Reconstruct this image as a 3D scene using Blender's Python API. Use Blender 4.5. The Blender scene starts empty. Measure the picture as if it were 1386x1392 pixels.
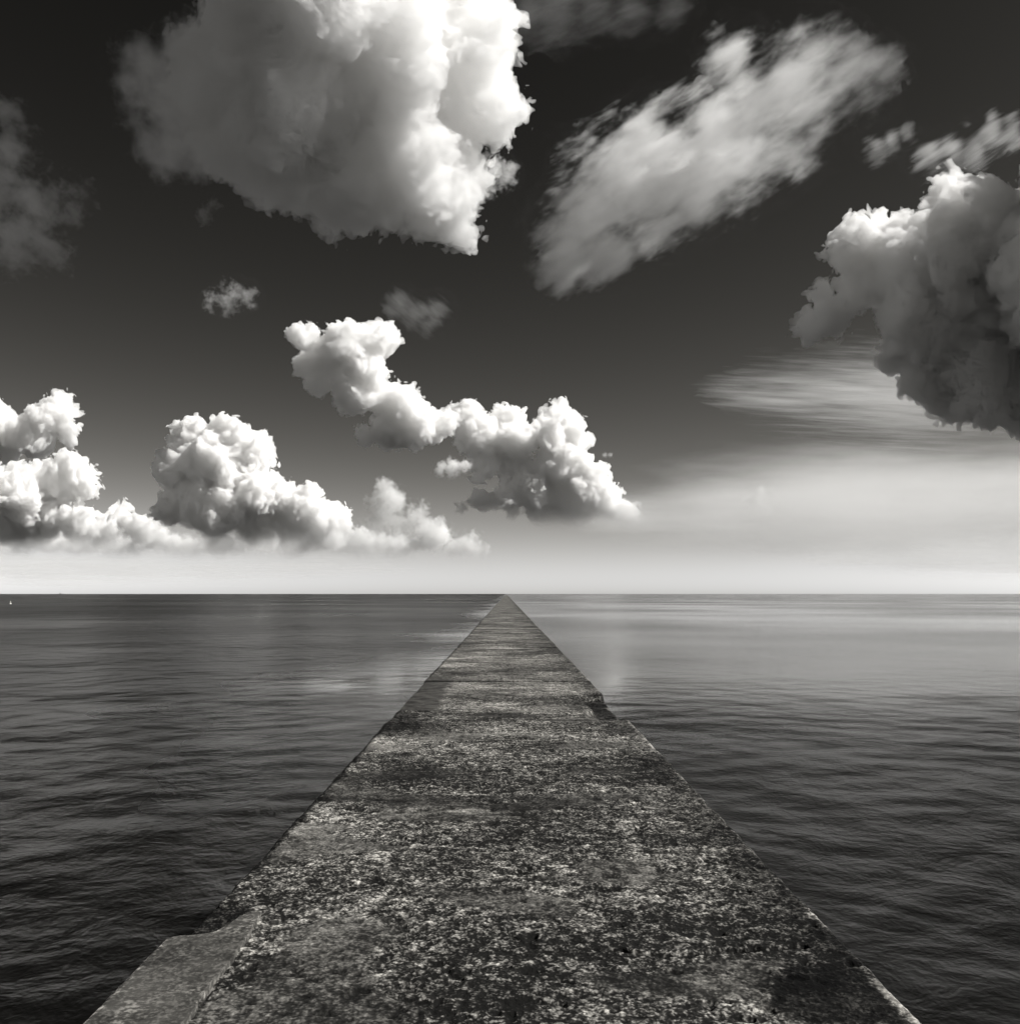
import bpy, math, random, time
import numpy as np
import openvdb                                   # ships with Blender: turns a solid's distance field into a mesh
from mathutils import Vector, Matrix

T0 = time.time()
R = math.radians
scene = bpy.context.scene
C = scene.collection
random.seed(7)

# ------------------------------------------------------------------ camera
EYE, DECK = 1.6, 0.9                              # eye above the deck, deck above the water
F_PX, CX, CY = 1256.0, 693.0, 696.0               # the photograph: 1386 x 1392 pixels
PITCH, YAW = math.atan((807.3 - CY) / F_PX), R(-0.23)
cam = bpy.data.cameras.new('camera')
cam.sensor_fit = 'VERTICAL'
cam.angle_y = 2 * math.atan(CY / F_PX)
cam.clip_start, cam.clip_end = 0.05, 200000
camera = bpy.data.objects.new('camera', cam)
camera.location = (0, 0, DECK + EYE)
camera.rotation_euler = (R(90) + PITCH, 0, YAW)
C.objects.link(camera)
scene.camera = camera
CAM_ROT = camera.rotation_euler.to_matrix()
CAM_LOC = Vector(camera.location)

# ------------------------------------------------------------------ sky and sun
SUN_AZ, SUN_EL = R(96), R(44)                     # azimuth from +Y towards +X
SUN_DIR = Vector((math.sin(SUN_AZ) * math.cos(SUN_EL), math.cos(SUN_AZ) * math.cos(SUN_EL), math.sin(SUN_EL)))
world = bpy.data.worlds.new('World')
scene.world = world
world.use_nodes = True
wn, wl = world.node_tree.nodes, world.node_tree.links
wn.clear()
sky = wn.new('ShaderNodeTexSky')
sky.sky_type = 'NISHITA'
sky.sun_disc = False
sky.sun_elevation = SUN_EL
sky.sun_rotation = SUN_AZ
sky.altitude = 0
sky.air_density, sky.dust_density, sky.ozone_density = 1.0, 0.3, 1.0
sep = wn.new('ShaderNodeSeparateColor')           # the photograph is black and white: the red light of the sky only
wl.new(sky.outputs[0], sep.inputs[0])
gam = wn.new('ShaderNodeMath'); gam.operation = 'POWER'; gam.inputs[1].default_value = 2.3
gain = wn.new('ShaderNodeMath'); gain.operation = 'MULTIPLY'; gain.inputs[1].default_value = 0.069
wl.new(sep.outputs[0], gam.inputs[0]); wl.new(gam.outputs[0], gain.inputs[0])
tint = wn.new('ShaderNodeCombineColor')
for i, k in enumerate((1.0, 0.955, 0.865)):          # warm toned print: the darker, the warmer
    r_ = wn.new('ShaderNodeMapRange'); r_.inputs[1].default_value, r_.inputs[2].default_value = 0.0, 5.0
    r_.inputs[3].default_value, r_.inputs[4].default_value = k, 1 - (1 - k) * 0.15
    wl.new(gain.outputs[0], r_.inputs[0])
    m = wn.new('ShaderNodeMath'); m.operation = 'MULTIPLY'
    wl.new(gain.outputs[0], m.inputs[0]); wl.new(r_.outputs[0], m.inputs[1]); wl.new(m.outputs[0], tint.inputs[i])
bg = wn.new('ShaderNodeBackground'); bg.inputs[1].default_value = 0.1
wo = wn.new('ShaderNodeOutputWorld')
wl.new(tint.outputs[0], bg.inputs[0]); wl.new(bg.outputs[0], wo.inputs[0])

sun = bpy.data.lights.new('sun', 'SUN')
sun.energy = 5
sun.angle = R(0.53)
sun.color = (1, 0.985, 0.955)
sun_ob = bpy.data.objects.new('sun', sun)
sun_ob.rotation_euler = (-SUN_DIR).to_track_quat('-Z', 'Y').to_euler()
sun_ob.location = SUN_DIR * 50
C.objects.link(sun_ob)

scene.view_settings.view_transform = 'Standard'
scene.view_settings.look = 'None'
scene.view_settings.exposure = 0.5
scene.view_settings.gamma = 1
scene.view_settings.use_curve_mapping = False
scene.render.engine = 'CYCLES'
cy = scene.cycles
cy.use_denoising = True
cy.max_bounces = 40
cy.diffuse_bounces, cy.glossy_bounces, cy.transmission_bounces = 3, 3, 3
cy.volume_bounces = 26
cy.transparent_max_bounces = 32
cy.volume_step_rate = 1.0
cy.volume_max_steps = 256
cy.sample_clamp_indirect = 6
cy.use_adaptive_sampling = True
cy.adaptive_threshold = 0.035

# ------------------------------------------------------------------ helpers
_lat = np.random.default_rng(5).random((64, 64, 64), dtype=np.float32)


def noise3(x, y, z):
    """Smooth value noise in -1..1 on a wrapping lattice."""
    xi, yi, zi = np.floor(x).astype(np.int32), np.floor(y).astype(np.int32), np.floor(z).astype(np.int32)
    fx, fy, fz = x - xi, y - yi, z - zi
    fx = fx * fx * (3 - 2 * fx); fy = fy * fy * (3 - 2 * fy); fz = fz * fz * (3 - 2 * fz)
    x0, y0, z0 = xi & 63, yi & 63, zi & 63
    x1, y1, z1 = (xi + 1) & 63, (yi + 1) & 63, (zi + 1) & 63
    a = _lat[x0, y0, z0] * (1 - fx) + _lat[x1, y0, z0] * fx
    b = _lat[x0, y1, z0] * (1 - fx) + _lat[x1, y1, z0] * fx
    c = _lat[x0, y0, z1] * (1 - fx) + _lat[x1, y0, z1] * fx
    d = _lat[x0, y1, z1] * (1 - fx) + _lat[x1, y1, z1] * fx
    a = a * (1 - fy) + b * fy
    c = c * (1 - fy) + d * fy
    return (a * (1 - fz) + c * fz) * 2 - 1


_gr = np.random.default_rng(9).normal(size=(32, 32, 32, 3)).astype(np.float32)
_gr /= np.linalg.norm(_gr, axis=-1, keepdims=True)
_TURN = np.array(Matrix.Rotation(1.1, 3, Vector((0.5, 0.7, 0.4))), dtype=np.float32)


def perlin3(p):
    """Gradient noise, about -1..1, at points p (n, 3)."""
    i = np.floor(p).astype(np.int32); f = p - i
    u = f * f * f * (f * (f * 6 - 15) + 10)
    out = np.zeros(len(p), np.float32)
    for c in range(8):
        o = np.array([(c >> 2) & 1, (c >> 1) & 1, c & 1], np.int32)
        j = (i + o) & 31
        g = _gr[j[:, 0], j[:, 1], j[:, 2]]
        w = np.where(o, u, 1 - u).prod(1)
        out += w * (g * (f - o)).sum(1)
    return out * 1.6


def noise2(x, y, seed=0.0):
    return noise3(np.asarray(x, np.float32), np.asarray(y, np.float32), np.full(np.shape(x), 0.37 + seed * 3.1, np.float32))


def fbm2(x, y, seed=0.0, octaves=4, gain=0.5, lac=2.13):
    s, a, t = 0, 1.0, 0
    for k in range(octaves):
        s = s + a * noise2(x * lac ** k + 7.3 * k, y * lac ** k + 3.1 * k, seed + k)
        t += a; a *= gain
    return s / t


def sstep(a, b, x):
    t = np.clip((x - a) / (b - a), 0, 1)
    return t * t * (3 - 2 * t)


def mesh_from(name, verts, quads, smooth=True):
    verts = np.ascontiguousarray(verts, np.float32); quads = np.ascontiguousarray(quads, np.int32)
    me = bpy.data.meshes.new(name)
    me.vertices.add(len(verts)); me.vertices.foreach_set('co', verts.ravel())
    k = quads.shape[1]
    me.loops.add(quads.size); me.loops.foreach_set('vertex_index', quads.ravel())
    me.polygons.add(len(quads))
    me.polygons.foreach_set('loop_start', np.arange(0, quads.size, k, dtype=np.int32))
    me.polygons.foreach_set('loop_total', np.full(len(quads), k, np.int32))
    me.polygons.foreach_set('use_smooth', np.full(len(quads), smooth, bool))
    me.update(calc_edges=True)
    return me


def attr(me, name, values):
    at = me.attributes.new(name, 'FLOAT', 'POINT')
    at.data.foreach_set('value', np.ascontiguousarray(values, np.float32).ravel())


def put(name, me, mat=None, parent=None, loc=None):
    o = bpy.data.objects.new(name, me)
    if mat: me.materials.append(mat)
    if parent: o.parent = parent
    if loc is not None: o.location = loc
    C.objects.link(o)
    return o


def tag(o, label=None, cat=None, group=None, kind=None):
    for k, v in (('label', label), ('category', cat), ('group', group), ('kind', kind)):
        if v: o[k] = v
    return o


def grid_quads(nr, nc):
    i = np.arange(nr - 1)[:, None] * nc + np.arange(nc - 1)[None, :]
    return np.stack([i, i + 1, i + nc + 1, i + nc], -1).reshape(-1, 4)


class Nodes:
    """A short way to write a material's nodes."""
    def __init__(self, name):
        self.m = bpy.data.materials.new(name); self.m.use_nodes = True
        self.t = self.m.node_tree; self.t.nodes.clear()
        self.out = self.t.nodes.new('ShaderNodeOutputMaterial')

    def new(self, kind, **kw):
        n = self.t.nodes.new('ShaderNode' + kind)
        for k, v in kw.items(): setattr(n, k, v)
        return n

    def link(self, a, b): self.t.links.new(a, b)

    def set(self, sock, v):
        if hasattr(v, 'is_output'): self.link(v, sock)
        else: sock.default_value = v

    def math(self, op, a, b=0.0, c=None, clamp=False):
        n = self.new('Math', operation=op, use_clamp=clamp)
        self.set(n.inputs[0], a); self.set(n.inputs[1], b)
        if c is not None: self.set(n.inputs[2], c)
        return n.outputs[0]

    def noise(self, vec, scale, detail=4, rough=0.55, dist=0.0):
        n = self.new('TexNoise')
        self.link(vec, n.inputs['Vector'])
        n.inputs['Scale'].default_value = scale; n.inputs['Detail'].default_value = detail
        n.inputs['Roughness'].default_value = rough; n.inputs['Distortion'].default_value = dist
        return n.outputs[0]

    def mapr(self, v, a, b, c=0.0, d=1.0, smooth=True):
        n = self.new('MapRange', interpolation_type='SMOOTHSTEP' if smooth else 'LINEAR')
        self.set(n.inputs[0], v)
        for i, x in enumerate((a, b, c, d)): self.set(n.inputs[i + 1], x)
        return n.outputs[0]

    def attr(self, name):
        n = self.new('Attribute', attribute_name=name)
        return n.outputs['Fac']

    def coord(self, which='Object'):
        return self.new('TexCoord').outputs[which]

    def warm(self, v):
        """A grey value as the slightly warm grey of the print."""
        n = self.new('CombineColor')
        for i, k in enumerate((1.0, 0.965, 0.895)): self.link(self.math('MULTIPLY', v, k), n.inputs[i])
        return n.outputs[0]


# ------------------------------------------------------------------ sea
def build_sea():
    h = EYE + DECK
    d0, ratio = 1.2, []
    rs = [0.0, 0.4, 0.8, d0]
    f = 924.0
    while rs[-1] < 400:
        d = rs[-1]
        rs.append(d + max(0.006, min(2.0 * d * d / (f * h), 0.05 * d)) if d > 3 else d + 0.12)
    while rs[-1] < 60000: rs.append(rs[-1] * 1.08)
    r = np.array(rs[1:])
    fine = np.linspace(-36, 36, 800)
    mid = 36 + np.cumsum(np.linspace(0.15, 4, 40)); mid = mid[mid < 176]
    deg = np.concatenate([-mid[::-1], fine, mid, [180]])
    deg = np.concatenate([[-180], deg])
    a = np.radians(deg)
    RR, AA = np.meshgrid(r, a, indexing='ij')
    X, Y = (RR * np.sin(AA)).astype(np.float64), (RR * np.cos(AA)).astype(np.float64)
    step = np.gradient(r)[:, None] * np.ones_like(AA)
    step = np.maximum(step, RR * np.abs(np.gradient(a))[None, :])
    rng = np.random.default_rng(11)
    Z = np.zeros_like(X); DX = np.zeros_like(X); DY = np.zeros_like(X)
    gust = 0.75 + 0.5 * fbm2(X / 17, Y / 11, 4, 3)
    for k in range(64):
        L = 0.13 * (3.6 / 0.13) ** ((k + rng.random()) / 64)
        th = R(205) + rng.normal(0, R(26 if L > 1 else 38))
        kx, ky = 2 * math.pi / L * math.sin(th), 2 * math.pi / L * math.cos(th)
        amp = 0.0023 * L ** 0.9 if L < 0.7 else 0.0023 * 0.7 ** 0.9 * (0.7 / L) ** 0.5
        w = np.clip((L / np.maximum(step, 1e-3) - 2.2) / 2.5, 0, 1)
        if w.max() <= 0: continue
        ph = kx * X + ky * Y + rng.random() * 6.283
        A = amp * w * (gust if L < 2.5 else 1)
        Z += A * np.sin(ph)
        DX += A * 0.6 * math.sin(th) * np.cos(ph); DY += A * 0.6 * math.cos(th) * np.cos(ph)
    V = np.stack([X + DX, Y + DY, Z], -1)
    nr, nc = V.shape[:2]
    V[:, -1] = V[:, 0]
    q = grid_quads(nr, nc)[:, ::-1]
    # weld the closing seam and the centre
    q = np.where(q % nc == nc - 1, q - (nc - 1), q)
    verts = V.reshape(-1, 3)
    me = mesh_from('sea', verts, q)
    n = Nodes('sea_water')
    geo = n.new('NewGeometry')
    pos = geo.outputs['Position']
    mp = n.new('Mapping'); n.link(pos, mp.inputs[0])
    mp.inputs['Rotation'].default_value = (0, 0, R(-22)); mp.inputs['Scale'].default_value = (1.0, 1, 1)
    v = mp.outputs[0]
    n1 = n.noise(v, 9.0, 3, 0.55, 0.4)
    n2 = n.noise(v, 1.7, 4, 0.6, 0.3)
    n3 = n.noise(v, 0.25, 4, 0.6)
    n4 = n.noise(v, 0.09, 4, 0.7)
    n5 = n.noise(v, 0.03, 3, 0.6)
    hgt = n.math('ADD', n.math('MULTIPLY', n1, 0.008), n.math('ADD', n.math('MULTIPLY', n2, 0.045), n.math('ADD', n.math('MULTIPLY', n3, 0.09), n.math('ADD', n.math('MULTIPLY', n4, 0.55), n.math('MULTIPLY', n5, 0.9)))))
    xyz = n.new('SeparateXYZ'); n.link(pos, xyz.inputs[0])
    m3 = n.new('Mapping'); n.link(pos, m3.inputs[0]); m3.inputs['Scale'].default_value = (0.012, 0.05, 1); m3.inputs['Rotation'].default_value = (0, 0, R(-6))
    lane = n.noise(m3.outputs[0], 1.0, 4, 0.6, 0.3)
    side_ = n.mapr(xyz.outputs[0], -14, 10, -0.2, 0.6)      # the lee of the pier lies smoother
    slick = n.math('MULTIPLY', n.mapr(n.math('ADD', lane, side_), 0.5, 0.75), n.mapr(xyz.outputs[1], 12, 28))
    wind = n.math('ADD', n.math('MULTIPLY', n.mapr(xyz.outputs[0], -10, -85), 1.6), n.math('MULTIPLY', n.mapr(xyz.outputs[1], 150, 420), 1.6))
    calm = n.math('ADD', n.math('MULTIPLY_ADD', slick, -0.9, 1.0), wind)   # open to the wind at left and far out
    bump = n.new('Bump'); bump.inputs['Distance'].default_value = 1.0
    n.link(calm, bump.inputs['Strength'])
    n.link(hgt, bump.inputs['Height'])
    bs = n.new('BsdfPrincipled')
    n.set(bs.inputs['Base Color'], (0.003, 0.0029, 0.0027, 1))
    patch = n.noise(pos, 0.02, 3, 0.5)
    n.set(bs.inputs['Roughness'], n.math('MULTIPLY_ADD', slick, -0.18, n.mapr(patch, 0.35, 0.65, 0.27, 0.36)))
    bs.inputs['IOR'].default_value = 1.333
    n.link(bump.outputs[0], bs.inputs['Normal'])
    n.link(bs.outputs[0], n.out.inputs[0])
    o = put('sea', me, n.m)
    tag(o, 'dark rippled open sea reaching the horizon on both sides of the pier', 'sea', kind='structure')


build_sea()

# ------------------------------------------------------------------ pier
LEFT, RIGHT = -1.505, 1.565
JOINTS = [-8.0, 0.6, 11.95, 17.2, 22.6, 28.0, 33.4, 38.8]
PIER_END = 1200.0


def deck_tone(x, y):
    """Wear of the deck: 0 dark overgrown, 1 pale worn concrete."""
    t = 0.5 + 0.62 * fbm2(x * 0.75, y * 0.9, 1, 4) + 0.28 * fbm2(x * 2.6, y * 3.4, 2, 3)
    return t


def deck_material():
    n = Nodes('weathered_concrete')
    co = n.coord('Object')
    geo = n.new('NewGeometry'); pos = geo.outputs['Position']
    tone, wet_shade, smooth = n.attr('tone'), n.attr('growth_shade'), n.attr('screed')
    relief, worn = n.attr('relief'), n.attr('worn')
    big = n.noise(pos, 1.3, 5, 0.6)
    mid = n.noise(pos, 13, 4, 0.65, 0.2)
    fine = n.noise(pos, 40, 3, 0.62, 0.3)
    vor = n.new('TexVoronoi', feature='F1'); n.link(pos, vor.inputs['Vector']); vor.inputs['Scale'].default_value = 60
    grit = n.math('SUBTRACT', 0.75, vor.outputs['Distance'])
    speck = n.math('ADD', n.math('MULTIPLY', mid, 0.4), n.math('ADD', n.math('MULTIPLY', fine, 0.45), n.math('MULTIPLY', grit, 0.15)))
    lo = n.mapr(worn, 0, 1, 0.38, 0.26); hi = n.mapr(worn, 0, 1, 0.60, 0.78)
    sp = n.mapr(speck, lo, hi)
    base = n.math('ADD', n.math('MULTIPLY', sp, 0.9), n.math('ADD', n.math('MULTIPLY', n.math('SUBTRACT', tone, 0.5), 0.9), n.math('MULTIPLY', relief, 0.3)), clamp=True)
    ramp = n.new('ValToRGB')
    cr = ramp.color_ramp
    cr.elements[0].position, cr.elements[0].color = 0.0, (0.006, 0.006, 0.006, 1)
    cr.elements[1].position, cr.elements[1].color = 1.0, (0.45, 0.45, 0.45, 1)
    for q, c in ((0.25, 0.025), (0.5, 0.10), (0.78, 0.22)):
        e = cr.elements.new(q); e.color = (c, c, c, 1)
    n.link(base, ramp.inputs[0])
    sm = n.mapr(n.math('ADD', n.math('MULTIPLY', n.noise(pos, 4.5, 5, 0.65, 0.4), 0.75), n.math('MULTIPLY', fine, 0.25)), 0.34, 0.66, 0.010, 0.07)
    mx = n.new('Mix', data_type='FLOAT')
    n.set(mx.inputs[0], smooth); n.set(mx.inputs[2], ramp.outputs[0]); n.set(mx.inputs[3], sm)
    mx2 = n.new('Mix', data_type='FLOAT')
    n.set(mx2.inputs[0], n.math('MULTIPLY', wet_shade, 0.95)); n.set(mx2.inputs[2], mx.outputs[0]); n.set(mx2.inputs[3], n.math('MULTIPLY', n.mapr(speck, 0.5, 0.68), 0.035))
    bs = n.new('BsdfPrincipled')
    n.link(n.warm(mx2.outputs[0]), bs.inputs['Base Color'])
    bs.inputs['Roughness'].default_value = 0.95
    bs.inputs['Specular IOR Level'].default_value = 0.12
    bump = n.new('Bump'); bump.inputs['Distance'].default_value = 0.02
    n.set(bump.inputs['Strength'], n.math('MULTIPLY', n.mapr(smooth, 0, 1, 0.9, 0.12), n.mapr(worn, 0, 1, 1.0, 0.5)))
    n.link(speck, bump.inputs['Height'])
    n.link(bump.outputs[0], bs.inputs['Normal'])
    n.link(bs.outputs[0], n.out.inputs[0])
    return n.m


def seg_dist(x, y, pts):
    d = np.full(np.shape(x), 1e9)
    for (ax, ay), (bx, by) in zip(pts[:-1], pts[1:]):
        vx, vy = bx - ax, by - ay
        t = np.clip(((x - ax) * vx + (y - ay) * vy) / (vx * vx + vy * vy), 0, 1)
        d = np.minimum(d, np.hypot(x - ax - t * vx, y - ay - t * vy))
    return d


def px_deck(px, py):
    """A point of the deck seen at a pixel of the photograph."""
    d = CAM_ROT @ Vector(((px - CX) / F_PX, (CY - py) / F_PX, -1))
    t = -EYE / d.z
    return (CAM_LOC.x + d.x * t, CAM_LOC.y + d.y * t)


CRACKS = [  # (pixels of the photograph, width m, depth m)
    ([(800, 1290), (850, 1293), (900, 1298), (950, 1297), (990, 1291), (1040, 1290), (1090, 1285)], 0.034, 0.035),
    ([(430, 1098), (500, 1102), (560, 1104), (620, 1100)], 0.045, 0.02),
    ([(440, 1048), (480, 1050), (540, 1047)], 0.045, 0.02),
    ([(740, 935), (790, 936), (860, 938)], 0.06, 0.02),
    ([(570, 1317), (615, 1326), (650, 1332)], 0.012, 0.016),
    ([(690, 1316), (740, 1326), (800, 1342)], 0.013, 0.016),
    ([(600, 1252), (650, 1258), (690, 1268), (710, 1282)], 0.013, 0.014),
    ([(680, 1085), (720, 1088), (770, 1084)], 0.03, 0.015),
]
CRACKS = [([px_deck(*p) for p in pts], w, dp) for pts, w, dp in CRACKS]


def deck_fields(x, y):
    """Height, growth, screed and wear of the deck at x, y."""
    x = np.asarray(x, np.float64); y = np.asarray(y, np.float64)
    dl, dr = x - LEFT, RIGHT - x
    # smooth screed: patch on the left at 13-15.5 m
    pw = 0.52 + 0.12 * fbm2(x * 0 + 2, y * 1.5, 9, 3)
    screed = sstep(13.0, 13.25, y) * sstep(18.6, 17.0, y) * sstep(pw + 0.05, pw - 0.05, dl + 0.05 * fbm2(x * 6, y * 6, 8, 2))
    # growth, plus a painted shade line along the left edge
    edge = sstep(0.55, 0.0, dr + 0.22 * fbm2(x * 3, y * 2.2, 21, 4)) * (0.6 + 0.4 * sstep(9, 3, y)) * 0.95
    cx, cy_ = px_deck(1150, 1355)
    blob = sstep(1.0, 0.6, np.hypot((x - cx) / 0.42, (y - cy_) / 0.42) + 0.5 * fbm2(x * 4, y * 4, 22, 4))
    hx, hy = px_deck(832, 958)
    hole = sstep(1.0, 0.75, np.maximum(np.abs(x - hx) / 0.42, np.abs(y - hy) / 1.7) + 0.35 * fbm2(x * 3, y * 1.5, 23, 3))
    lx, ly = px_deck(540, 980)
    wl_ = sstep(1.0, 0.5, np.hypot((x - lx) / 0.5, (y - ly) / 1.1) + 0.6 * fbm2(x * 3, y * 2, 24, 4)) * 0.8
    kx, ky = px_deck(290, 1250)
    lblob = sstep(1.0, 0.5, np.hypot((x - kx) / 0.2, (y - ky) / 0.35) + 0.5 * fbm2(x * 5, y * 4, 25, 3)) * 0.8
    far = sstep(0.2, 0.6, fbm2(x * 0.5, y * 0.16, 26, 4)) * sstep(14, 30, y) * 0.35
    arris = sstep(0.075, 0.03, dr + 0.03 * fbm2(x * 9, y * 9, 27, 3)) * np.maximum(sstep(4.3, 3.9, y), sstep(0.1, 0.4, fbm2(x * 0, y * 1.7, 28, 3)) * 0.8)
    lip_shade = sstep(0.085, 0.03, dl + 0.04 * fbm2(x * 5, y * 5, 29, 3)) * sstep(5.0, 6.0, y) * 0.95  # dark line painted along the left edge for the pier's shadow
    growth_shade = np.clip(np.maximum.reduce([edge, lip_shade, blob, hole * (0.8 + 0.2 * fbm2(x * 8, y * 6, 49, 2)), wl_, lblob, far]), 0, 1) * (1 - screed) * (1 - arris)
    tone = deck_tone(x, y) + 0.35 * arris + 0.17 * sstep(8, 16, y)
    # long pale worn bands
    tone = tone + 0.22 * sstep(0.12, 0.45, fbm2(x * 0.9, y * 2.6, 31, 4)) - 0.20 * sstep(0.1, 0.5, fbm2(x * 0.7, y * 1.6, 32, 4))
    streak = fbm2(x * 0.8 + 0.3 * fbm2(x, y, 34, 2), y * 7.0, 33, 3)
    tone = tone + 0.25 * sstep(0.34, 0.55, streak) * sstep(-0.2, 0.3, fbm2(x * 1.1, y * 0.7, 35, 3)) * sstep(30, 12, y)
    for px_, py_, rx_, ry_, dv in ((1000, 1325, 0.42, 0.10, 0.10), (800, 1250, 0.12, 0.25, 0.16), (860, 1150, 0.10, 0.9, 0.22), (700, 1310, 0.35, 0.06, 0.15), (480, 1110, 0.40, 0.10, 0.16),
                                   (1180, 1075, 0.25, 0.5, 0.14), (440, 1215, 0.25, 0.4, -0.12), (900, 1060, 0.8, 0.25, -0.14), (560, 1060, 0.5, 0.3, -0.12), (760, 1200, 0.5, 0.2, -0.10), (660, 890, 0.6, 3.0, 0.12)):
        mx_, my_ = px_deck(px_, py_)
        tone = tone + dv * sstep(1.1, 0.4, np.hypot((x - mx_) / rx_, (y - my_) / ry_) + 0.7 * fbm2(x * 3.5, y * 3, 36, 4))
    # relief
    res = np.clip(y / 900, 0.002, 1)
    z = 0.012 * fbm2(x * 0.7, y * 0.7, 41, 3)
    z = z + 0.010 * fbm2(x * 4, y * 4, 42, 3) * (1 - 0.8 * screed)
    worn = np.clip(sstep(0.05, 0.35, fbm2(x * 1.3, y * 2.0, 46, 4)) + 0.5 * sstep(10, 17, y), 0, 1) * sstep(0.5, 0.0, growth_shade)
    r1 = fbm2(x * 24, y * 24, 43, 3, 0.7)
    k = np.where(y < 40, 1.0, 0.0) * (1 - 0.92 * screed) * (1 - 0.6 * worn)
    z = z + 0.011 * r1 * k
    pit = sstep(0.2, 0.6, fbm2(x * 10, y * 13, 44, 3)) * (1 - screed)
    z = z - 0.016 * pit
    relief = np.clip(r1 * 1.6, -1, 1) * k - pit * 0.9
    z = z - 0.12 * hole + 0.02 * hole * fbm2(x * 7, y * 5, 48, 3)
    for pts, w, dp in CRACKS:
        d = seg_dist(x, y, pts) + 0.7 * w * (fbm2(x * 14, y * 14, 45, 3) + fbm2(x * 3, y * 3, 47, 2)) + 0.004
        c = sstep(w, w * 0.25, d)
        z = z - dp * c
        growth_shade = np.maximum(growth_shade, 0.75 * c)
    return z, growth_shade, screed, tone, relief, worn


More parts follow.
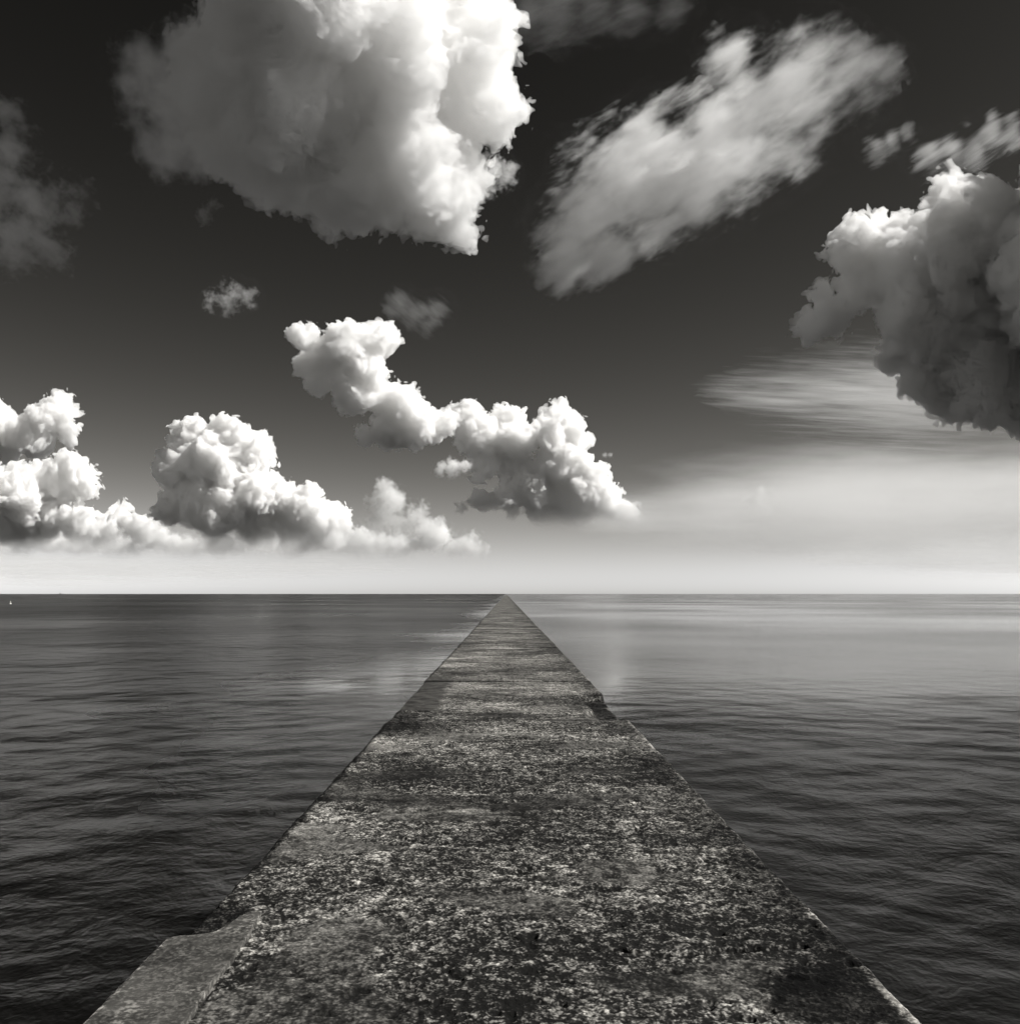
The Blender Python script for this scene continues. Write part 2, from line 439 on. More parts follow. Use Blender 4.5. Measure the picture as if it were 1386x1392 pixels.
def build_pier():
    mat = deck_material()
    root = bpy.data.objects.new('pier', None)
    root.location = (0, 0, DECK); C.objects.link(root)
    tag(root, 'long straight weathered concrete pier running out to sea towards the horizon', 'pier')

    def edges(y):
        """Left and right edge of the deck at y: worn, with chips."""
        nick = lambda s: 0.012 * fbm2(y * 3.3, y * 0 + s, s, 4, 0.6) - 0.03 * sstep(0.3, 0.65, fbm2(y * 2.3, y * 0 + s, s + 3, 4)) * sstep(60, 25, y)
        return LEFT - nick(51.0), RIGHT + nick(56.0)

    def section(y0, y1, name, tilt, lift, kind=None):
        ys = [y0 + 0.02]
        while ys[-1] < y1 - 0.02:
            d = ys[-1]
            ys.append(min(d + (max(0.006, min(0.0035 * d, 0.00062 * d * d)) if d > 3.1 else (0.015 if d > 1.5 else 0.04)), y1 - 0.02))
        ys = np.array(ys)
        if len(ys) > 3 and ys[-1] - ys[-2] < 1e-4: ys = ys[:-1]
        nx = 130 if y1 < 1 else int(np.clip(3.04 / max(0.0058, 0.0011 * y0), 24, 540))
        u = np.linspace(0, 1, nx)
        el, er = edges(ys)
        X = el[:, None] * (1 - u) + er[:, None] * u
        Y = ys[:, None] * np.ones_like(u)
        # ragged joint lines
        s0 = sstep(0.25, 0.0, Y - y0); s1 = sstep(0.25, 0.0, y1 - Y)
        jit = lambda yy, s: 0.16 * fbm2(X * 1.4, X * 0 + yy, s, 5, 0.6)
        Y2 = Y + s0 * jit(y0, 61) + s1 * jit(y1, 61)
        z, growth_shade, screed, tone, relief, worn = deck_fields(X, Y2)
        z = z + lift + tilt * (X / 1.5)
        # worn arrises at the sides and at the joints
        dside = np.minimum(X - el[:, None], er[:, None] - X)
        rad = 0.035 + 0.02 * fbm2(Y * 2, X * 0, 63, 3)
        z = z - 0.5 * np.clip(rad - dside, 0, None) ** 2 / rad * 1.6
        djoint = np.minimum(Y - y0, y1 - Y)
        if kind is None:
            z = z - 0.03 * np.clip(1 - djoint / 0.05, 0, 1) ** 2
            growth_shade = np.maximum(growth_shade, 0.7 * sstep(0.10, 0.03, djoint + 0.06 * fbm2(X * 5, Y * 5, 64, 3)))
        V = np.stack([X, Y2, z], -1)
        nr, nc = V.shape[:2]
        top = V.reshape(-1, 3)
        q = [grid_quads(nr, nc)]
        # skirt all round: the slab's own thickness
        ring = np.concatenate([np.arange(nc), nc * np.arange(1, nr) + nc - 1,
                               (nr - 1) * nc + np.arange(nc - 2, -1, -1), nc * np.arange(nr - 2, 0, -1)])
        low = top[ring].copy(); low[:, 2] = -0.30
        m = len(ring); base = len(top)
        i = np.arange(m); j = (i + 1) % m
        q.append(np.stack([ring[i], base + i, base + j, ring[j]], -1))
        verts = np.concatenate([top, low])
        me = mesh_from(name, verts, np.concatenate(q))
        for nm, f, lowv in (('tone', tone, 0.4), ('growth_shade', growth_shade, 0.85), ('screed', screed, 0.0), ('relief', relief, 0.0), ('worn', worn, 0.0)):
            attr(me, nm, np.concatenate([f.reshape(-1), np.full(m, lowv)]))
        o = put(name, me, mat, root)
        if kind: o['kind'] = kind
        return o

    rng = random.Random(3)
    for y0, y1 in zip(JOINTS[:-1], JOINTS[1:]):
        section(y0, y1, 'deck_slab', rng.uniform(-0.006, 0.006), rng.uniform(-0.008, 0.008))
    section(JOINTS[-1], PIER_END, 'far_deck', 0, 0, 'stuff')

    # side walls under the slabs, slightly battered, down below the water
    def side(sgn, name):
        ys = np.concatenate([np.arange(-7.9, 30, 0.06), 30 * 1.06 ** np.arange(0, 64)]); ys = ys[ys < PIER_END - 3]
        zs = np.linspace(-0.24, -1.6, 24)
        Yg, Zg = np.meshgrid(ys, zs, indexing='ij')
        el, er = edges(Yg.ravel()); e = (er if sgn > 0 else el).reshape(Yg.shape)
        off = 0.0 + 0.06 * (-Zg - 0.24) + 0.02 * fbm2(Yg * 2, Zg * 3, 71, 4) * np.clip((-Zg - 0.24) * 8, 0, 1) - 0.012
        V = np.stack([e + sgn * off, Yg, Zg], -1)
        q = grid_quads(len(ys), len(zs))
        if sgn < 0: q = q[:, ::-1]
        me = mesh_from(name, V.reshape(-1, 3), q)
        attr(me, 'tone', 0.35 + 0.3 * fbm2(Yg, Zg * 2, 72, 4).ravel())
        attr(me, 'growth_shade', (0.35 + 0.6 * sstep(-0.35, -0.75, Zg + 0.2 * fbm2(Yg * 2, Zg * 2, 73, 3))).ravel())
        attr(me, 'screed', np.zeros(Yg.size))
        put(name, me, mat, root)
    side(-1, 'side_wall'); side(1, 'side_wall')

    # smooth kerb strip let into the near left edge, standing a little proud of the side
    ys = np.concatenate([np.arange(-4.0, 2.0, 0.06), np.arange(2.0, 6, 0.015)])
    run = lambda pts: np.array(sorted([px_deck(*p) for p in pts], key=lambda p: p[1]))
    inner = run([(356, 1248), (345, 1266), (330, 1288), (318, 1308), (288, 1342), (256, 1392)])
    outer = run([(222, 1283), (232, 1280), (258, 1278.5), (285, 1274), (305, 1263), (322, 1252), (340, 1245.5), (352, 1244.5)])
    ys = ys[ys <= outer[-1, 1]]
    ys = np.concatenate([ys[ys < outer[0, 1]], np.linspace(outer[0, 1], outer[-1, 1], 40)])
    xin = np.interp(ys, inner[:, 1], inner[:, 0]) + 0.014 * fbm2(ys * 9, ys * 0, 81, 3)
    xout = np.where(ys < outer[0, 1], outer[0, 0], np.interp(ys, outer[:, 1], outer[:, 0])) + 0.004 * fbm2(ys * 6, ys * 0, 84, 3)
    xin = np.maximum(xin, xout + 0.01)
    nx = 48
    u = np.linspace(0, 1, nx)
    X = xout[:, None] * (1 - u) + xin[:, None] * u
    Y = ys[:, None] * np.ones_like(u)
    z = 0.026 + 0.003 * fbm2(X * 6, Y * 6, 82, 3)
    do = X - xout[:, None]
    z = z - 0.02 * np.clip(1 - do / 0.03, 0, 1) ** 2
    V = np.stack([X, Y, z], -1); nr, nc = V.shape[:2]
    top = V.reshape(-1, 3)
    ring = np.concatenate([np.arange(nc), nc * np.arange(1, nr) + nc - 1, (nr - 1) * nc + np.arange(nc - 2, -1, -1), nc * np.arange(nr - 2, 0, -1)])
    low = top[ring].copy(); low[:, 2] = -0.35
    m = len(ring); b = len(top); i = np.arange(m); j = (i + 1) % m
    me = mesh_from('kerb_strip', np.concatenate([top, low]), np.concatenate([grid_quads(nr, nc), np.stack([ring[i], b + i, b + j, ring[j]], -1)]))
    attr(me, 'tone', np.concatenate([np.full(b, 0.85), np.full(m, 0.4)]))
    attr(me, 'growth_shade', np.concatenate([0.5 * sstep(0.0, 0.6, fbm2(X * 5, Y * 4, 83, 4)).ravel(), np.full(m, 0.6)]))
    attr(me, 'screed', np.concatenate([sstep(0.010, 0.035, do + 0.02 * fbm2(X * 30, Y * 30, 85, 2)).ravel() * (0.86 - 0.25 * sstep(0.1, 0.5, fbm2(X * 7, Y * 6, 86, 4)).ravel()) , np.zeros(m)]))
    o = put('kerb_strip', me, mat, root)
    o['label'] = 'smooth paler concrete strip along the near left edge'


build_pier()
print('setting', round(time.time() - T0, 1))

# ------------------------------------------------------------------ small things far out on the water
def lathe(profile, n=14):
    """A turned solid from (radius, height) pairs."""
    a = np.linspace(0, 2 * math.pi, n, endpoint=False)
    V = np.array([(r * math.cos(t), r * math.sin(t), z) for r, z in profile for t in a])
    k = np.arange(len(profile) - 1)[:, None] * n + np.arange(n)[None, :]
    k2 = np.arange(len(profile) - 1)[:, None] * n + (np.arange(n)[None, :] + 1) % n
    return V, np.stack([k, k2, k2 + n, k + n], -1).reshape(-1, 4)


def plain(name, g, rough=0.5):
    n = Nodes(name)
    bs = n.new('BsdfPrincipled')
    wear = n.noise(n.coord(), 3.0, 4)
    n.link(n.warm(n.mapr(wear, 0.3, 0.7, g * 0.75, g)), bs.inputs['Base Color'])
    bs.inputs['Roughness'].default_value = rough
    n.link(bs.outputs[0], n.out.inputs[0])
    return n.m


def on_water(px, dist):
    d = CAM_ROT @ Vector(((px - CX) / F_PX, 0, -1))
    d.z = 0; d.normalize()
    return Vector((d.x * dist, d.y * dist, 0))


def build_buoy():
    root = bpy.data.objects.new('buoy', None); root.location = on_water(20.5, 262); root.scale = (0.6, 0.6, 0.6); C.objects.link(root)
    tag(root, 'tiny white mooring buoy floating far out on the left side', 'buoy')
    white = plain('white_paint', 0.8)
    put('float', mesh_from('float', *lathe([(0.0, -0.35), (0.3, -0.3), (0.42, -0.1), (0.45, 0.1), (0.36, 0.32), (0.16, 0.42), (0.0, 0.44)])), white, root)
    put('mast', mesh_from('mast', *lathe([(0.07, 0.4), (0.07, 0.9), (0.0, 0.92)], 8)), white, root)
    put('top_mark', mesh_from('top_mark', *lathe([(0.0, 0.86), (0.16, 0.92), (0.16, 1.12), (0.0, 1.2)], 10)), white, root)


def build_ship():
    root = bpy.data.objects.new('ship', None); root.location = on_water(88.5, 6500); root.rotation_euler.z = R(22); C.objects.link(root)
    tag(root, 'tiny dark ship silhouette on the far left horizon', 'ship')
    dark = plain('dark_hull_paint', 0.06); grey = plain('grey_ship_paint', 0.12)
    xs = np.linspace(-14, 16, 13)
    prof = []
    for x in xs:
        w = 3.6 * (1 - max(0, (x - 4) / 12.01) ** 2) * (0.8 if x < -13 else 1)
        top = 2.6 + 1.4 * max(0, (x - 2) / 14) ** 2
        prof.append([(x, -w * 0.6, -0.8), (x, -w, 0.8), (x, -w, top), (x, w, top), (x, w, 0.8), (x, w * 0.6, -0.8)])
    V = np.array(prof).reshape(-1, 3)
    i = np.arange(12)[:, None] * 6 + np.arange(6)[None, :]; j = np.arange(12)[:, None] * 6 + (np.arange(6)[None, :] + 1) % 6
    q = np.stack([i, j, j + 6, i + 6], -1).reshape(-1, 4)
    q = np.concatenate([q, [[0, 3, 2, 1], [0, 5, 4, 3]]])
    put('hull', mesh_from('hull', V, q, False), dark, root)

    def box(x0, x1, w, z0, z1):
        v = np.array([(x, y, z) for z, k in ((z0, 1), (z1, 0.9)) for x, y in ((x0, -w * k), (x1, -w * k), (x1, w * k), (x0, w * k))])
        return v, np.array([[0, 3, 2, 1], [4, 5, 6, 7], [0, 1, 5, 4], [1, 2, 6, 5], [2, 3, 7, 6], [3, 0, 4, 7]])
    put('wheelhouse', mesh_from('wheelhouse', *box(-10, -3, 2.8, 2.55, 7.2), False), grey, root)
    put('mast', mesh_from('mast', *lathe([(0.3, 7.0), (0.2, 13.0), (0.0, 13.1)], 8)), grey, root).location = (-6, 0, 0)


build_buoy()
build_ship()

# ------------------------------------------------------------------ clouds


def px_dir(px, py):
    return (CAM_ROT @ Vector(((px - CX) / F_PX, (CY - py) / F_PX, -1)))


def cloud_material(name, density, nscale=None, lo=0.4, hi=0.5, stretch=(1, 1, 1), turn=0, detail=4, base=None, grad=None, white=0.9995, step=1.0, soft=None, tear=2.4, warp=1.5, skin=0.0):
    """Vapour: even density, torn by noise; thinner towards its base (metres from the centre) or to one side."""
    n = Nodes(name)
    vs = n.new('VolumePrincipled')
    vs.inputs['Color'].default_value = (white, white * 0.999, white * 0.997, 1)
    vs.inputs['Anisotropy'].default_value = 0.0
    den = density
    co = n.coord('Object')
    if soft:                                      # a vapour field round the lobes, torn by streaked noise
        acc = None
        mp = n.new('Mapping'); n.link(co, mp.inputs[0]); mp.inputs['Rotation'].default_value = (0, R(turn), 0)
        m2 = n.new('Mapping'); n.link(mp.outputs[0], m2.inputs[0]); m2.inputs['Scale'].default_value = stretch
        wn_ = n.new('TexNoise'); n.link(m2.outputs[0], wn_.inputs['Vector'])
        wn_.inputs['Scale'].default_value = nscale * 0.8; wn_.inputs['Detail'].default_value = 4
        sub = n.new('VectorMath', operation='SUBTRACT'); n.link(wn_.outputs['Color'], sub.inputs[0]); sub.inputs[1].default_value = (0.5, 0.5, 0.5)
        mad = n.new('VectorMath', operation='MULTIPLY_ADD'); n.link(sub.outputs[0], mad.inputs[0]); n.link(co, mad.inputs[2])
        mad.inputs[1].default_value = [warp * sum(r for _c, r in soft) / len(soft)] * 3
        for c, r in soft:
            dn = n.new('VectorMath', operation='DISTANCE'); n.link(mad.outputs[0], dn.inputs[0]); dn.inputs[1].default_value = c
            s_ = n.math('MULTIPLY_ADD', dn.outputs['Value'], -1.0 / r, 1.0)
            acc = s_ if acc is None else n.math('SMOOTH_MAX', acc, s_, 0.25)
        nz = n.noise(m2.outputs[0], nscale * 2.2, detail, 0.68, 0.15)
        f = n.math('ADD', acc, n.math('MULTIPLY', n.math('SUBTRACT', nz, 0.5), tear))
        den = n.mapr(f, lo, hi, 0.0, density)
        nscale = None
    if nscale:
        mp = n.new('Mapping'); n.link(co, mp.inputs[0])
        mp.inputs['Rotation'].default_value = (0, R(turn), 0)
        m2 = n.new('Mapping'); n.link(mp.outputs[0], m2.inputs[0]); m2.inputs['Scale'].default_value = stretch
        nz = n.noise(m2.outputs[0], nscale, detail, 0.6)
        den = n.mapr(nz, lo, hi, 0.0, density)
    if base or grad:
        sp = n.new('SeparateXYZ'); n.link(co, sp.inputs[0])
        if base: den = n.math('MULTIPLY', den, n.math('POWER', n.mapr(sp.outputs[2], base[0], base[1], 0.0, 1.0), 3.0))
        if grad: den = n.math('MULTIPLY', den, n.mapr(sp.outputs[0], grad[0], grad[1], grad[2], 1.0))
    n.set(vs.inputs['Density'], den)
    n.link(vs.outputs[0], n.out.inputs['Volume'])
    if skin:                                      # nearly clear diffuse surface laid over the vapour hull
        mix = n.new('MixShader'); mix.inputs[0].default_value = skin
        df = n.new('BsdfDiffuse'); df.inputs[0].default_value = (0.9, 0.9, 0.89, 1)
        n.link(n.new('BsdfTransparent').outputs[0], mix.inputs[1]); n.link(df.outputs[0], mix.inputs[2])
        n.link(mix.outputs[0], n.out.inputs['Surface'])
    n.m.cycles.volume_step_rate = step
    return n.m


def cloud_shape(blobs, dist, res_px, seed, levels=2, kids=12, billow=1.0, torn=0.17, flat_base=None, depth=0.8):
    """A cloud as one closed surface: lobes with smaller lobes on them, then billows.
    blobs: (x, y, radius) in pixels of the photograph at the cloud's distance in metres."""
    rng = np.random.default_rng(seed)
    m = dist / F_PX
    items = []
    right, up, fwd = CAM_ROT @ Vector((1, 0, 0)), CAM_ROT @ Vector((0, 1, 0)), CAM_ROT @ Vector((0, 0, -1))
    for b in blobs:
        x, y, r = b[:3]
        dz = b[3] if len(b) > 3 else rng.uniform(-depth, depth) * r
        items.append((x, y, dz, r))
    main = np.array(items, float)
    rm = np.median(main[:, 3])
    lo = (main[:, :3] - 1.75 * main[:, 3:4]).min(0) - 4; hi = (main[:, :3] + 1.75 * main[:, 3:4]).max(0) + 4
    n = np.ceil((hi - lo) / res_px).astype(int) + 1
    ax = [lo[i] + res_px * np.arange(n[i]) for i in range(3)]
    f = np.full(n, -1e3, np.float32)

    def stamp(x, y, z, r):
        c = np.array([x, y, z]); w = 1.5 * r + 2 * res_px
        a = np.clip(((c - w - lo) / res_px).astype(int), 0, n); b = np.clip(((c + w - lo) / res_px).astype(int) + 2, 0, n)
        gx, gy, gz = np.ix_(ax[0][a[0]:b[0]] - x, ax[1][a[1]:b[1]] - y, ax[2][a[2]:b[2]] - z)
        s = r - np.sqrt((gx * gx + gy * gy + gz * gz).astype(np.float32))
        sl = np.s_[a[0]:b[0], a[1]:b[1], a[2]:b[2]]
        np.maximum(f[sl], s, out=f[sl])
    todo = items
    for t in todo: stamp(*t)
    for lev in range(levels):
        nxt = []
        for x, y, dz, r in todo:
            for k in range((kids, kids * 2 // 3, 9)[lev]):
                v = rng.normal(size=3); v /= np.linalg.norm(v)
                if v[1] > 0.5: v[1] = -v[1]           # few lobes hang below
                rr = r * rng.uniform(0.25, 0.5)
                q = r * rng.uniform(0.78, 0.95)
                c = np.array([x + v[0] * q, y + v[1] * q, dz + v[2] * q])
                if rr < 1.2 * res_px: continue
                i = ((c - lo) / res_px).astype(int)
                if (i < 1).any() or (i >= n - 1).any() or f[tuple(i)] > 0.6 * rr: continue   # buried: never seen
                nxt.append((c[0], c[1], c[2], rr))
        for t in nxt: stamp(*t)
        todo = nxt
    near = np.abs(f) < rm * 0.4
    ii = np.argwhere(near)
    p = np.stack([(ax[k][ii[:, k]] / rm).astype(np.float32) for k in range(3)], -1) + np.float32(seed * 2.9)
    d = np.zeros(len(ii), np.float32)
    fr, am = 1.9, 1.0
    for k in range(6):
        if rm / fr < res_px * 1.5: break
        p = p @ _TURN.T
        d += am * ((np.abs(perlin3(p * fr)) * 2.2 - 0.7) if k < 2 else 1.3 * perlin3(p * fr))
        fr *= 2.05; am *= 0.66
    f[near] += d * rm * torn
    if flat_base is not None:
        wob = flat_base
        cut = (wob - ax[1])[None, :, None].astype(np.float32)
        f = np.minimum(f, cut + 0 * f)
    # fill the hollows inside: flood the outside air on a coarse grid
    b = 3
    m_ = [int(k) // b for k in n]
    fc = f[:m_[0] * b, :m_[1] * b, :m_[2] * b].reshape(m_[0], b, m_[1], b, m_[2], b).max((1, 3, 5)) < 0

    def spread(o, stop):
        e = o.copy()
        for k in range(3):
            u = [slice(None)] * 3; v = [slice(None)] * 3
            u[k], v[k] = slice(1, None), slice(None, -1)
            e[tuple(u)] |= o[tuple(v)]; e[tuple(v)] |= o[tuple(u)]
        return e & stop
    out = np.zeros_like(fc)
    for k in range(3):
        for side in (0, -1):
            u = [slice(None)] * 3; u[k] = side; out[tuple(u)] = fc[tuple(u)]
    while True:
        e = spread(out, fc)
        if e.sum() == out.sum(): break
        out = e
    for _ in range(2): out = spread(out, np.ones_like(out))
    full = np.ones(n, bool)
    full[:m_[0] * b, :m_[1] * b, :m_[2] * b] = out.repeat(b, 0).repeat(b, 1).repeat(b, 2)
    f[(f < 0.5) & ~full] = 0.5
    g = openvdb.FloatGrid(1e3)
    g.copyFromArray(np.ascontiguousarray(-f))
    pts, _t, quads = g.convertToPolygons(isovalue=0.0, adaptivity=0.0)
    pp = lo + pts * res_px
    if billow:                                        # swirls pull the round lobes out of shape
        k = (pp / rm).astype(np.float32) + np.float32(seed * 1.7)
        for fr, am in ((0.7, 0.30), (1.9, 0.10)):
            k = k @ _TURN.T
            pp = pp + rm * am * billow * np.stack([perlin3(k * fr), perlin3(k * fr + 11.3), perlin3(k * fr + 23.9)], -1)
    # pixels at that distance to metres: along the rays, depth scaled by the same measure
    D = dist + pp[:, 2] * m
    W = ((pp[:, 0] - CX) / F_PX * D)[:, None] * np.array(right) + ((CY - pp[:, 1]) / F_PX * D)[:, None] * np.array(up) + D[:, None] * np.array(fwd)
    W += np.array(CAM_LOC)
    return W, quads


def cloud(name, label, blobs, dist, mkw, res_px=3.0, seed=1, parent=None, **kw):
    W, q = cloud_shape(blobs, dist, res_px, seed, **kw)
    c = W.mean(0)
    me = mesh_from(name, W - c, q)
    o = put(name, me, cloud_material('cumulus_vapour', skin=0.004, step=2.0, **mkw), loc=Vector(c))
    if parent:
        o.parent = parent; o.location = Vector(c) - parent.location
    else: tag(o, label, 'cloud', 'cumulus clouds over the sea')
    return o


def soft_cloud(name, label, blobs, dist, mkw, res_px, seed, depth=0.4, grow=1.4, parent=None, flat=None):
    rng = random.Random(seed)
    full = [tuple(b[:3]) + ((b[3],) if len(b) > 3 else (rng.uniform(-depth, depth) * b[2],)) for b in blobs]
    W, q = cloud_shape([(x, y, r * grow, z) for x, y, r, z in full], dist, res_px, seed, levels=0, billow=0.0)
    c = W.mean(0)
    right, up, fwd = CAM_ROT @ Vector((1, 0, 0)), CAM_ROT @ Vector((0, 1, 0)), CAM_ROT @ Vector((0, 0, -1))
    m = dist / F_PX
    lobes = []
    for x, y, r, z in full:
        D = dist + z * m
        p = CAM_LOC + right * ((x - CX) / F_PX * D) + up * ((CY - y) / F_PX * D) + fwd * D - Vector(c)
        lobes.append((p, r * m))
    o = put(name, mesh_from(name, W - c, q), cloud_material('thin_vapour', soft=lobes, skin=0.0 if flat else 0.001, **mkw), loc=Vector(c))
    if flat: o.scale = (1, 1, flat)
    if parent:
        o.parent = parent; o.location = Vector(c) - parent.location
    else: tag(o, label, 'cloud', 'thin layered clouds low in the sky' if flat else 'ragged wisps and scraps of cloud')
    return o


CUMULUS = [
    # label, distance m, resolution px, seed, blobs (x, y, radius[, depth]), vapour, shape
    ('huge bright billowing cloud cut by the upper frame, left of centre', 2600, 2.6, 2,
     [(300, 110, 70), (350, 190, 72), (300, 205, 40), (420, 110, 110), (520, 60, 130), (600, 90, 90),
      (645, 130, 60), (668, 165, 34), (560, 210, 85), (605, 265, 52), (618, 315, 30), (480, 250, 70), (400, 245, 46), (365, 262, 22), (520, 292, 34), (450, 306, 18), (575, 305, 32),
      (470, -60, 170), (620, 0, 70), (345, 15, 55), (330, 70, 50), (425, 50, 34, -105), (415, 110, 34, -108), (396, 165, 36, -95), (548, 150, 32, -110), (562, 205, 48, -85), (592, 262, 44, -60), (306, 92, 22, -75), (370, 205, 34, -80), (650, 60, 50, -60)],
     dict(density=0.028, grad=(-950, -150, 0.12)), dict(billow=1.0, kids=20, depth=0.12, torn=0.22)),
    ('snaking upper bank of white puffs above the end of the pier', 7000, 1.5, 3,
     [(413, 460, 19), (400, 464, 9), (420, 500, 20), (448, 490, 27), (475, 468, 30), (515, 463, 24), (533, 466, 11), (500, 500, 27), (432, 522, 18), (480, 535, 26), (500, 530, 24), (545, 555, 29), (562, 577, 32),
      (530, 587, 24), (497, 596, 14), (586, 580, 20), (606, 578, 16), (520, 545, 23), (552, 540, 14)],
     dict(density=0.035), dict(billow=1.0, kids=20)),
    ('tall white cumulus with two round heads just right of the pier end', 7600, 1.5, 4,
     [(636, 572, 22), (655, 600, 29), (690, 580, 24), (705, 598, 23), (662, 630, 19), (650, 650, 10), (765, 579, 28), (745, 592, 22), (778, 602, 24), (768, 635, 32), (735, 652, 26),
      (702, 640, 22, 20), (720, 667, 26), (690, 677, 22), (655, 682, 16), (628, 690, 8), (800, 662, 29), (826, 686, 23), (850, 697, 17), (864, 708, 11), (780, 692, 30), (740, 697, 25), (697, 698, 12), (702, 615, 18, 15)],
     dict(density=0.04, base=(-680, -160)), dict(billow=1.0, kids=20)),
    ('heaped cauliflower cumulus low over the sea left of the pier', 9000, 1.5, 5,
     [(308, 588, 23), (262, 603, 28), (235, 640, 26), (300, 640, 47), (345, 622, 27), (362, 604, 9), (366, 628, 10), (340, 670, 38), (290, 690, 43), (235, 690, 24), (395, 666, 14),
      (410, 700, 32), (440, 712, 26), (465, 712, 17), (484, 734, 15), (350, 715, 32), (450, 738, 22), (400, 730, 26), (343, 680, 16, -40), (310, 697, 20, -48), (300, 742, 20)],
     dict(density=0.04, base=(-780, -60)), dict(billow=1.0, kids=20)),
    ('grey topped cumulus head at the far left edge, uppermost there', 9400, 1.6, 6,
     [(82, 563, 23), (58, 572, 26), (92, 590, 15), (30, 592, 26), (0, 602, 36), (-40, 592, 48), (50, 602, 22), (-80, 600, 50)],
     dict(density=0.03), dict(billow=1.0, kids=20)),
    ('bright lobed cumulus low at the far left edge, below the grey head', 7900, 1.5, 7,
     [(95, 655, 31), (60, 665, 29), (110, 645, 18), (20, 680, 38), (-30, 680, 50), (60, 708, 34), (110, 718, 24), (20, 718, 32), (165, 702, 17), (190, 718, 19), (140, 725, 20), (-40, 725, 40), (-80, 690, 50)],
     dict(density=0.04, base=(-540, -60)), dict(billow=1.0, kids=20)),
    ('great dark backlit cumulus at the right edge with a brilliant upper rim', 2600, 2.6, 10,
     [(1310, 305, 56), (1340, 268, 29), (1290, 275, 26), (1250, 308, 25), (1200, 320, 31), (1165, 327, 29), (1150, 357, 26), (1200, 370, 50), (1260, 370, 70), (1345, 385, 90), (1420, 330, 80),
      (1260, 440, 60), (1245, 480, 44), (1320, 480, 85), (1420, 480, 100), (1530, 400, 130, -110), (1480, 300, 85, -60), (1510, 200, 90, -30), (1600, 190, 120, -40), (1600, 330, 150, -60), (1700, 420, 190, -150), (1560, 520, 120, -110), (1285, 528, 42), (1335, 545, 46), (1400, 535, 60), (1240, 520, 24), (1110, 400, 19), (1120, 430, 25), (1095, 440, 21), (1080, 447, 11), (1142, 440, 20), (1160, 420, 22)],  # lobes past the right frame edge are added to shade the visible face
     dict(density=0.06), dict(billow=1.0, kids=20, flat_base=600)),
]
for label, dist, res, seed, blobs, mkw, skw in CUMULUS:
    o = cloud('cumulus_cloud', label, blobs, dist, mkw, res, seed, **skw)
    if seed == 2:
        soft_cloud('cloud_shoulder', None, [(190, 95, 45), (225, 120, 65), (260, 170, 70), (225, 200, 40), (270, 215, 38), (300, 120, 70), (260, 70, 50)], 2650,
                   dict(density=0.014, nscale=0.006, lo=0.05, hi=0.9, detail=7, tear=3.0, step=0.6), 4, 41, parent=o)

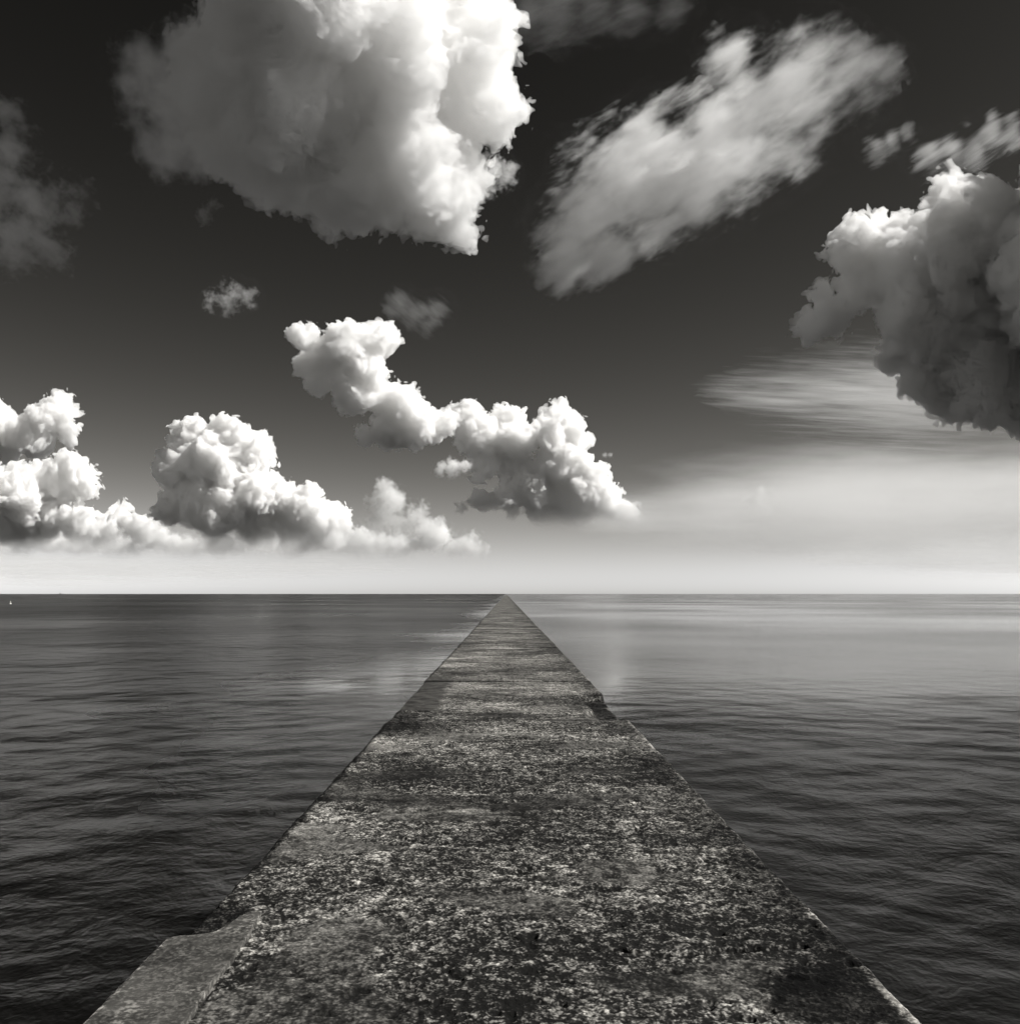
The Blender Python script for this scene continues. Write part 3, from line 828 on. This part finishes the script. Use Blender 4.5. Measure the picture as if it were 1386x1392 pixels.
SOFT = [
    ('long diagonal streaked white cloud in the upper right of the sky', 3600, 4, 21,
     [(770, 350, 48), (800, 305, 68), (850, 255, 84), (900, 225, 84), (950, 215, 84), (1000, 195, 78), (1040, 140, 84), (1005, 85, 50), (1090, 125, 72), (1150, 105, 58), (1200, 90, 32),
      (1060, 200, 52), (830, 345, 48), (1120, 60, 46), (900, 290, 52)],
     dict(density=0.018, grad=(650, -450, 0.12), nscale=0.0042, lo=0.12, hi=0.85, detail=9, stretch=(0.4, 1, 1), turn=33, tear=4.2, step=0.6)),
    ('torn grey cloud shreds against the black sky at the top left edge', 2600, 4, 22,
     [(8, 150, 28), (15, 195, 36), (0, 245, 60), (50, 270, 46), (98, 272, 34), (28, 320, 54), (68, 340, 34), (115, 287, 20), (-30, 300, 60)],
     dict(density=0.010, nscale=0.007, lo=0.2, hi=0.9, detail=9, stretch=(0.8, 1, 1), turn=-30, tear=4.8, step=0.6)),
    ('feathery streaks floating just above the dark backlit cumulus', 3600, 3, 23,
     [(1260, 212, 30), (1290, 205, 28), (1325, 205, 25), (1355, 190, 25), (1385, 180, 25), (1345, 160, 15), (1310, 170, 12)],
     dict(density=0.009, nscale=0.006, lo=0.2, hi=0.9, detail=9, stretch=(0.13, 1, 1), turn=33, tear=5.0, warp=2.2, step=0.6)),
    ('small feathery wisp between the diagonal cloud and the feathery streaks', 3600, 3, 24,
     [(1190, 200, 22), (1210, 192, 20), (1235, 182, 15)],
     dict(density=0.006, nscale=0.008, lo=0.2, hi=0.9, detail=8, stretch=(0.3, 1, 1), turn=30, tear=4.2, step=0.6)),
    ('faint veil like scrap above the snaking cloud bank', 5000, 3, 26,
     [(545, 412, 20), (570, 425, 24), (595, 420, 22), (585, 440, 18)],
     dict(density=0.0018, nscale=0.006, lo=0.1, hi=0.9, detail=8, stretch=(0.35, 1, 1), turn=-40, tear=3.8, step=0.6)),
    ('small ragged scrap alone under the left end of the huge cloud', 4000, 3, 27,
     [(290, 408, 16), (312, 404, 22), (335, 403, 19), (322, 390, 14)],
     dict(density=0.006, nscale=0.010, lo=0.25, hi=0.9, detail=8, tear=4.8, step=0.6)),
    ('dim ragged tuft just below the huge cloud', 2600, 3, 28,
     [(280, 290, 15), (290, 278, 13)], dict(density=0.01, nscale=0.014, lo=0.2, hi=0.9, detail=8, tear=4.5, step=0.6)),
    ('ragged tuft hanging off the right flank of the huge cloud', 2600, 3, 29,
     [(670, 228, 24), (685, 238, 20), (662, 252, 18), (695, 228, 13)], dict(density=0.016, nscale=0.014, lo=0.2, hi=0.8, detail=8, tear=4.5, step=0.6)),
    ('minute cloud fleck right of the tall cumulus', 7600, 1.5, 30,
     [(822, 619, 5), (829, 618, 5)], dict(density=0.01, nscale=0.02, lo=0.1, hi=0.8, tear=1.5, step=0.5)),
    ('dim smoky veil at the top edge between the two big clouds', 5000, 5, 31,
     [(720, 10, 50), (760, 0, 55), (810, 5, 44), (860, 5, 44), (910, 0, 36), (700, -20, 60)],
     dict(density=0.0007, nscale=0.003, lo=0.1, hi=1.0, detail=7, stretch=(0.4, 1, 1), turn=20, tear=3.8, step=0.6)),
    ('small pale puffs low in the gap between the heaped cumulus and the tall one', 10000, 2, 8,
     [(524, 668, 20), (536, 684, 22), (512, 680, 16), (567, 706, 26), (597, 710, 14), (508, 728, 28), (544, 722, 28), (580, 724, 22), (520, 702, 26)],
     dict(density=0.008, base=(-560, 300), nscale=0.006, lo=0.1, hi=0.5, detail=7, tear=2.0, step=0.6)),
    ('long low bank of small pale cumulus along the horizon under the left clouds', 11500, 3, 12,
     [(x_, 742 + 8 * math.sin(x_ * 0.083) + 5 * math.sin(x_ * 0.21), 22 + 7 * math.sin(x_ * 0.13 + 1)) for x_ in range(-60, 640, 24)],
     dict(density=0.02, base=(-330, 200), nscale=0.005, lo=0.1, hi=0.5, detail=7, tear=2.6, step=0.5)),
    ('little cloud scrap tucked under the snaking bank', 7200, 2, 9,
     [(600, 638, 12), (616, 635, 16), (632, 632, 12)], dict(density=0.02, nscale=0.01, lo=0.15, hi=0.6, detail=7, tear=2.2, step=0.6)),
    ('tiny faint cumulus tower standing alone low over the right hand sea', 9000, 2, 11,
     [(1033, 668, 11), (1030, 682, 14), (1014, 682, 10), (1040, 695, 16), (1025, 700, 17), (1000, 708, 12)],
     dict(density=0.008, base=(-260, 190), nscale=0.008, lo=0.1, hi=0.6, detail=7, tear=1.8, step=0.6)),
]
VEILS = [
    ('thin horizontal cirrus streaks left of the dark cumulus base', 6000, 8, 25,
     [(990, 510, 50), (1040, 512, 75), (1100, 520, 110), (1170, 530, 150), (1250, 545, 180)],
     dict(density=0.0013, nscale=0.0036, lo=0.25, hi=1.0, detail=9, stretch=(0.2, 1, 2.2), turn=-9, tear=5.5, warp=1.6, step=0.3), 0.33),
    ('pale stratus veil spread low over the right hand horizon', 11000, 26, 51,
     [(860, 720, 110), (980, 705, 170), (1100, 690, 220), (1270, 680, 250), (1450, 690, 240), (1700, 690, 260), (1950, 700, 260)],
     dict(density=0.0012, nscale=0.0006, lo=-0.15, hi=1.5, detail=5, stretch=(0.4, 1, 1), tear=1.6, warp=0.8, step=1.0), 0.33),
    ('thin grey stratus bank lying along the left horizon', 14000, 16, 52,
     [(-250, 772, 170), (-100, 772, 160), (40, 772, 150), (170, 775, 130), (300, 778, 110), (420, 780, 90), (520, 782, 60)],
     dict(density=0.0006, nscale=0.0009, lo=0.0, hi=1.0, detail=6, stretch=(0.35, 1, 2.5), tear=2.4, warp=0.8, step=0.9), 0.2),
    ('grey haze bar lying on the horizon at the far right', 15000, 16, 53,
     [(1150, 772, 80), (1300, 765, 150), (1450, 755, 200), (1650, 750, 230), (1900, 750, 230)],
     dict(density=0.0006, nscale=0.0006, lo=0.0, hi=1.0, detail=4, stretch=(0.3, 1, 2), tear=1.4, warp=0.6, step=0.9), 0.2),
]
for label, dist, res, seed, blobs, mkw, flat in VEILS:
    soft_cloud('cirrus_cloud' if 'cirrus' in label else 'stratus_cloud', label, blobs, dist, mkw, res, seed, flat=flat)
for label, dist, res, seed, blobs, mkw in SOFT:
    soft_cloud('wispy_cloud', label, blobs, dist, mkw, res, seed)
print('clouds', round(time.time() - T0, 1))
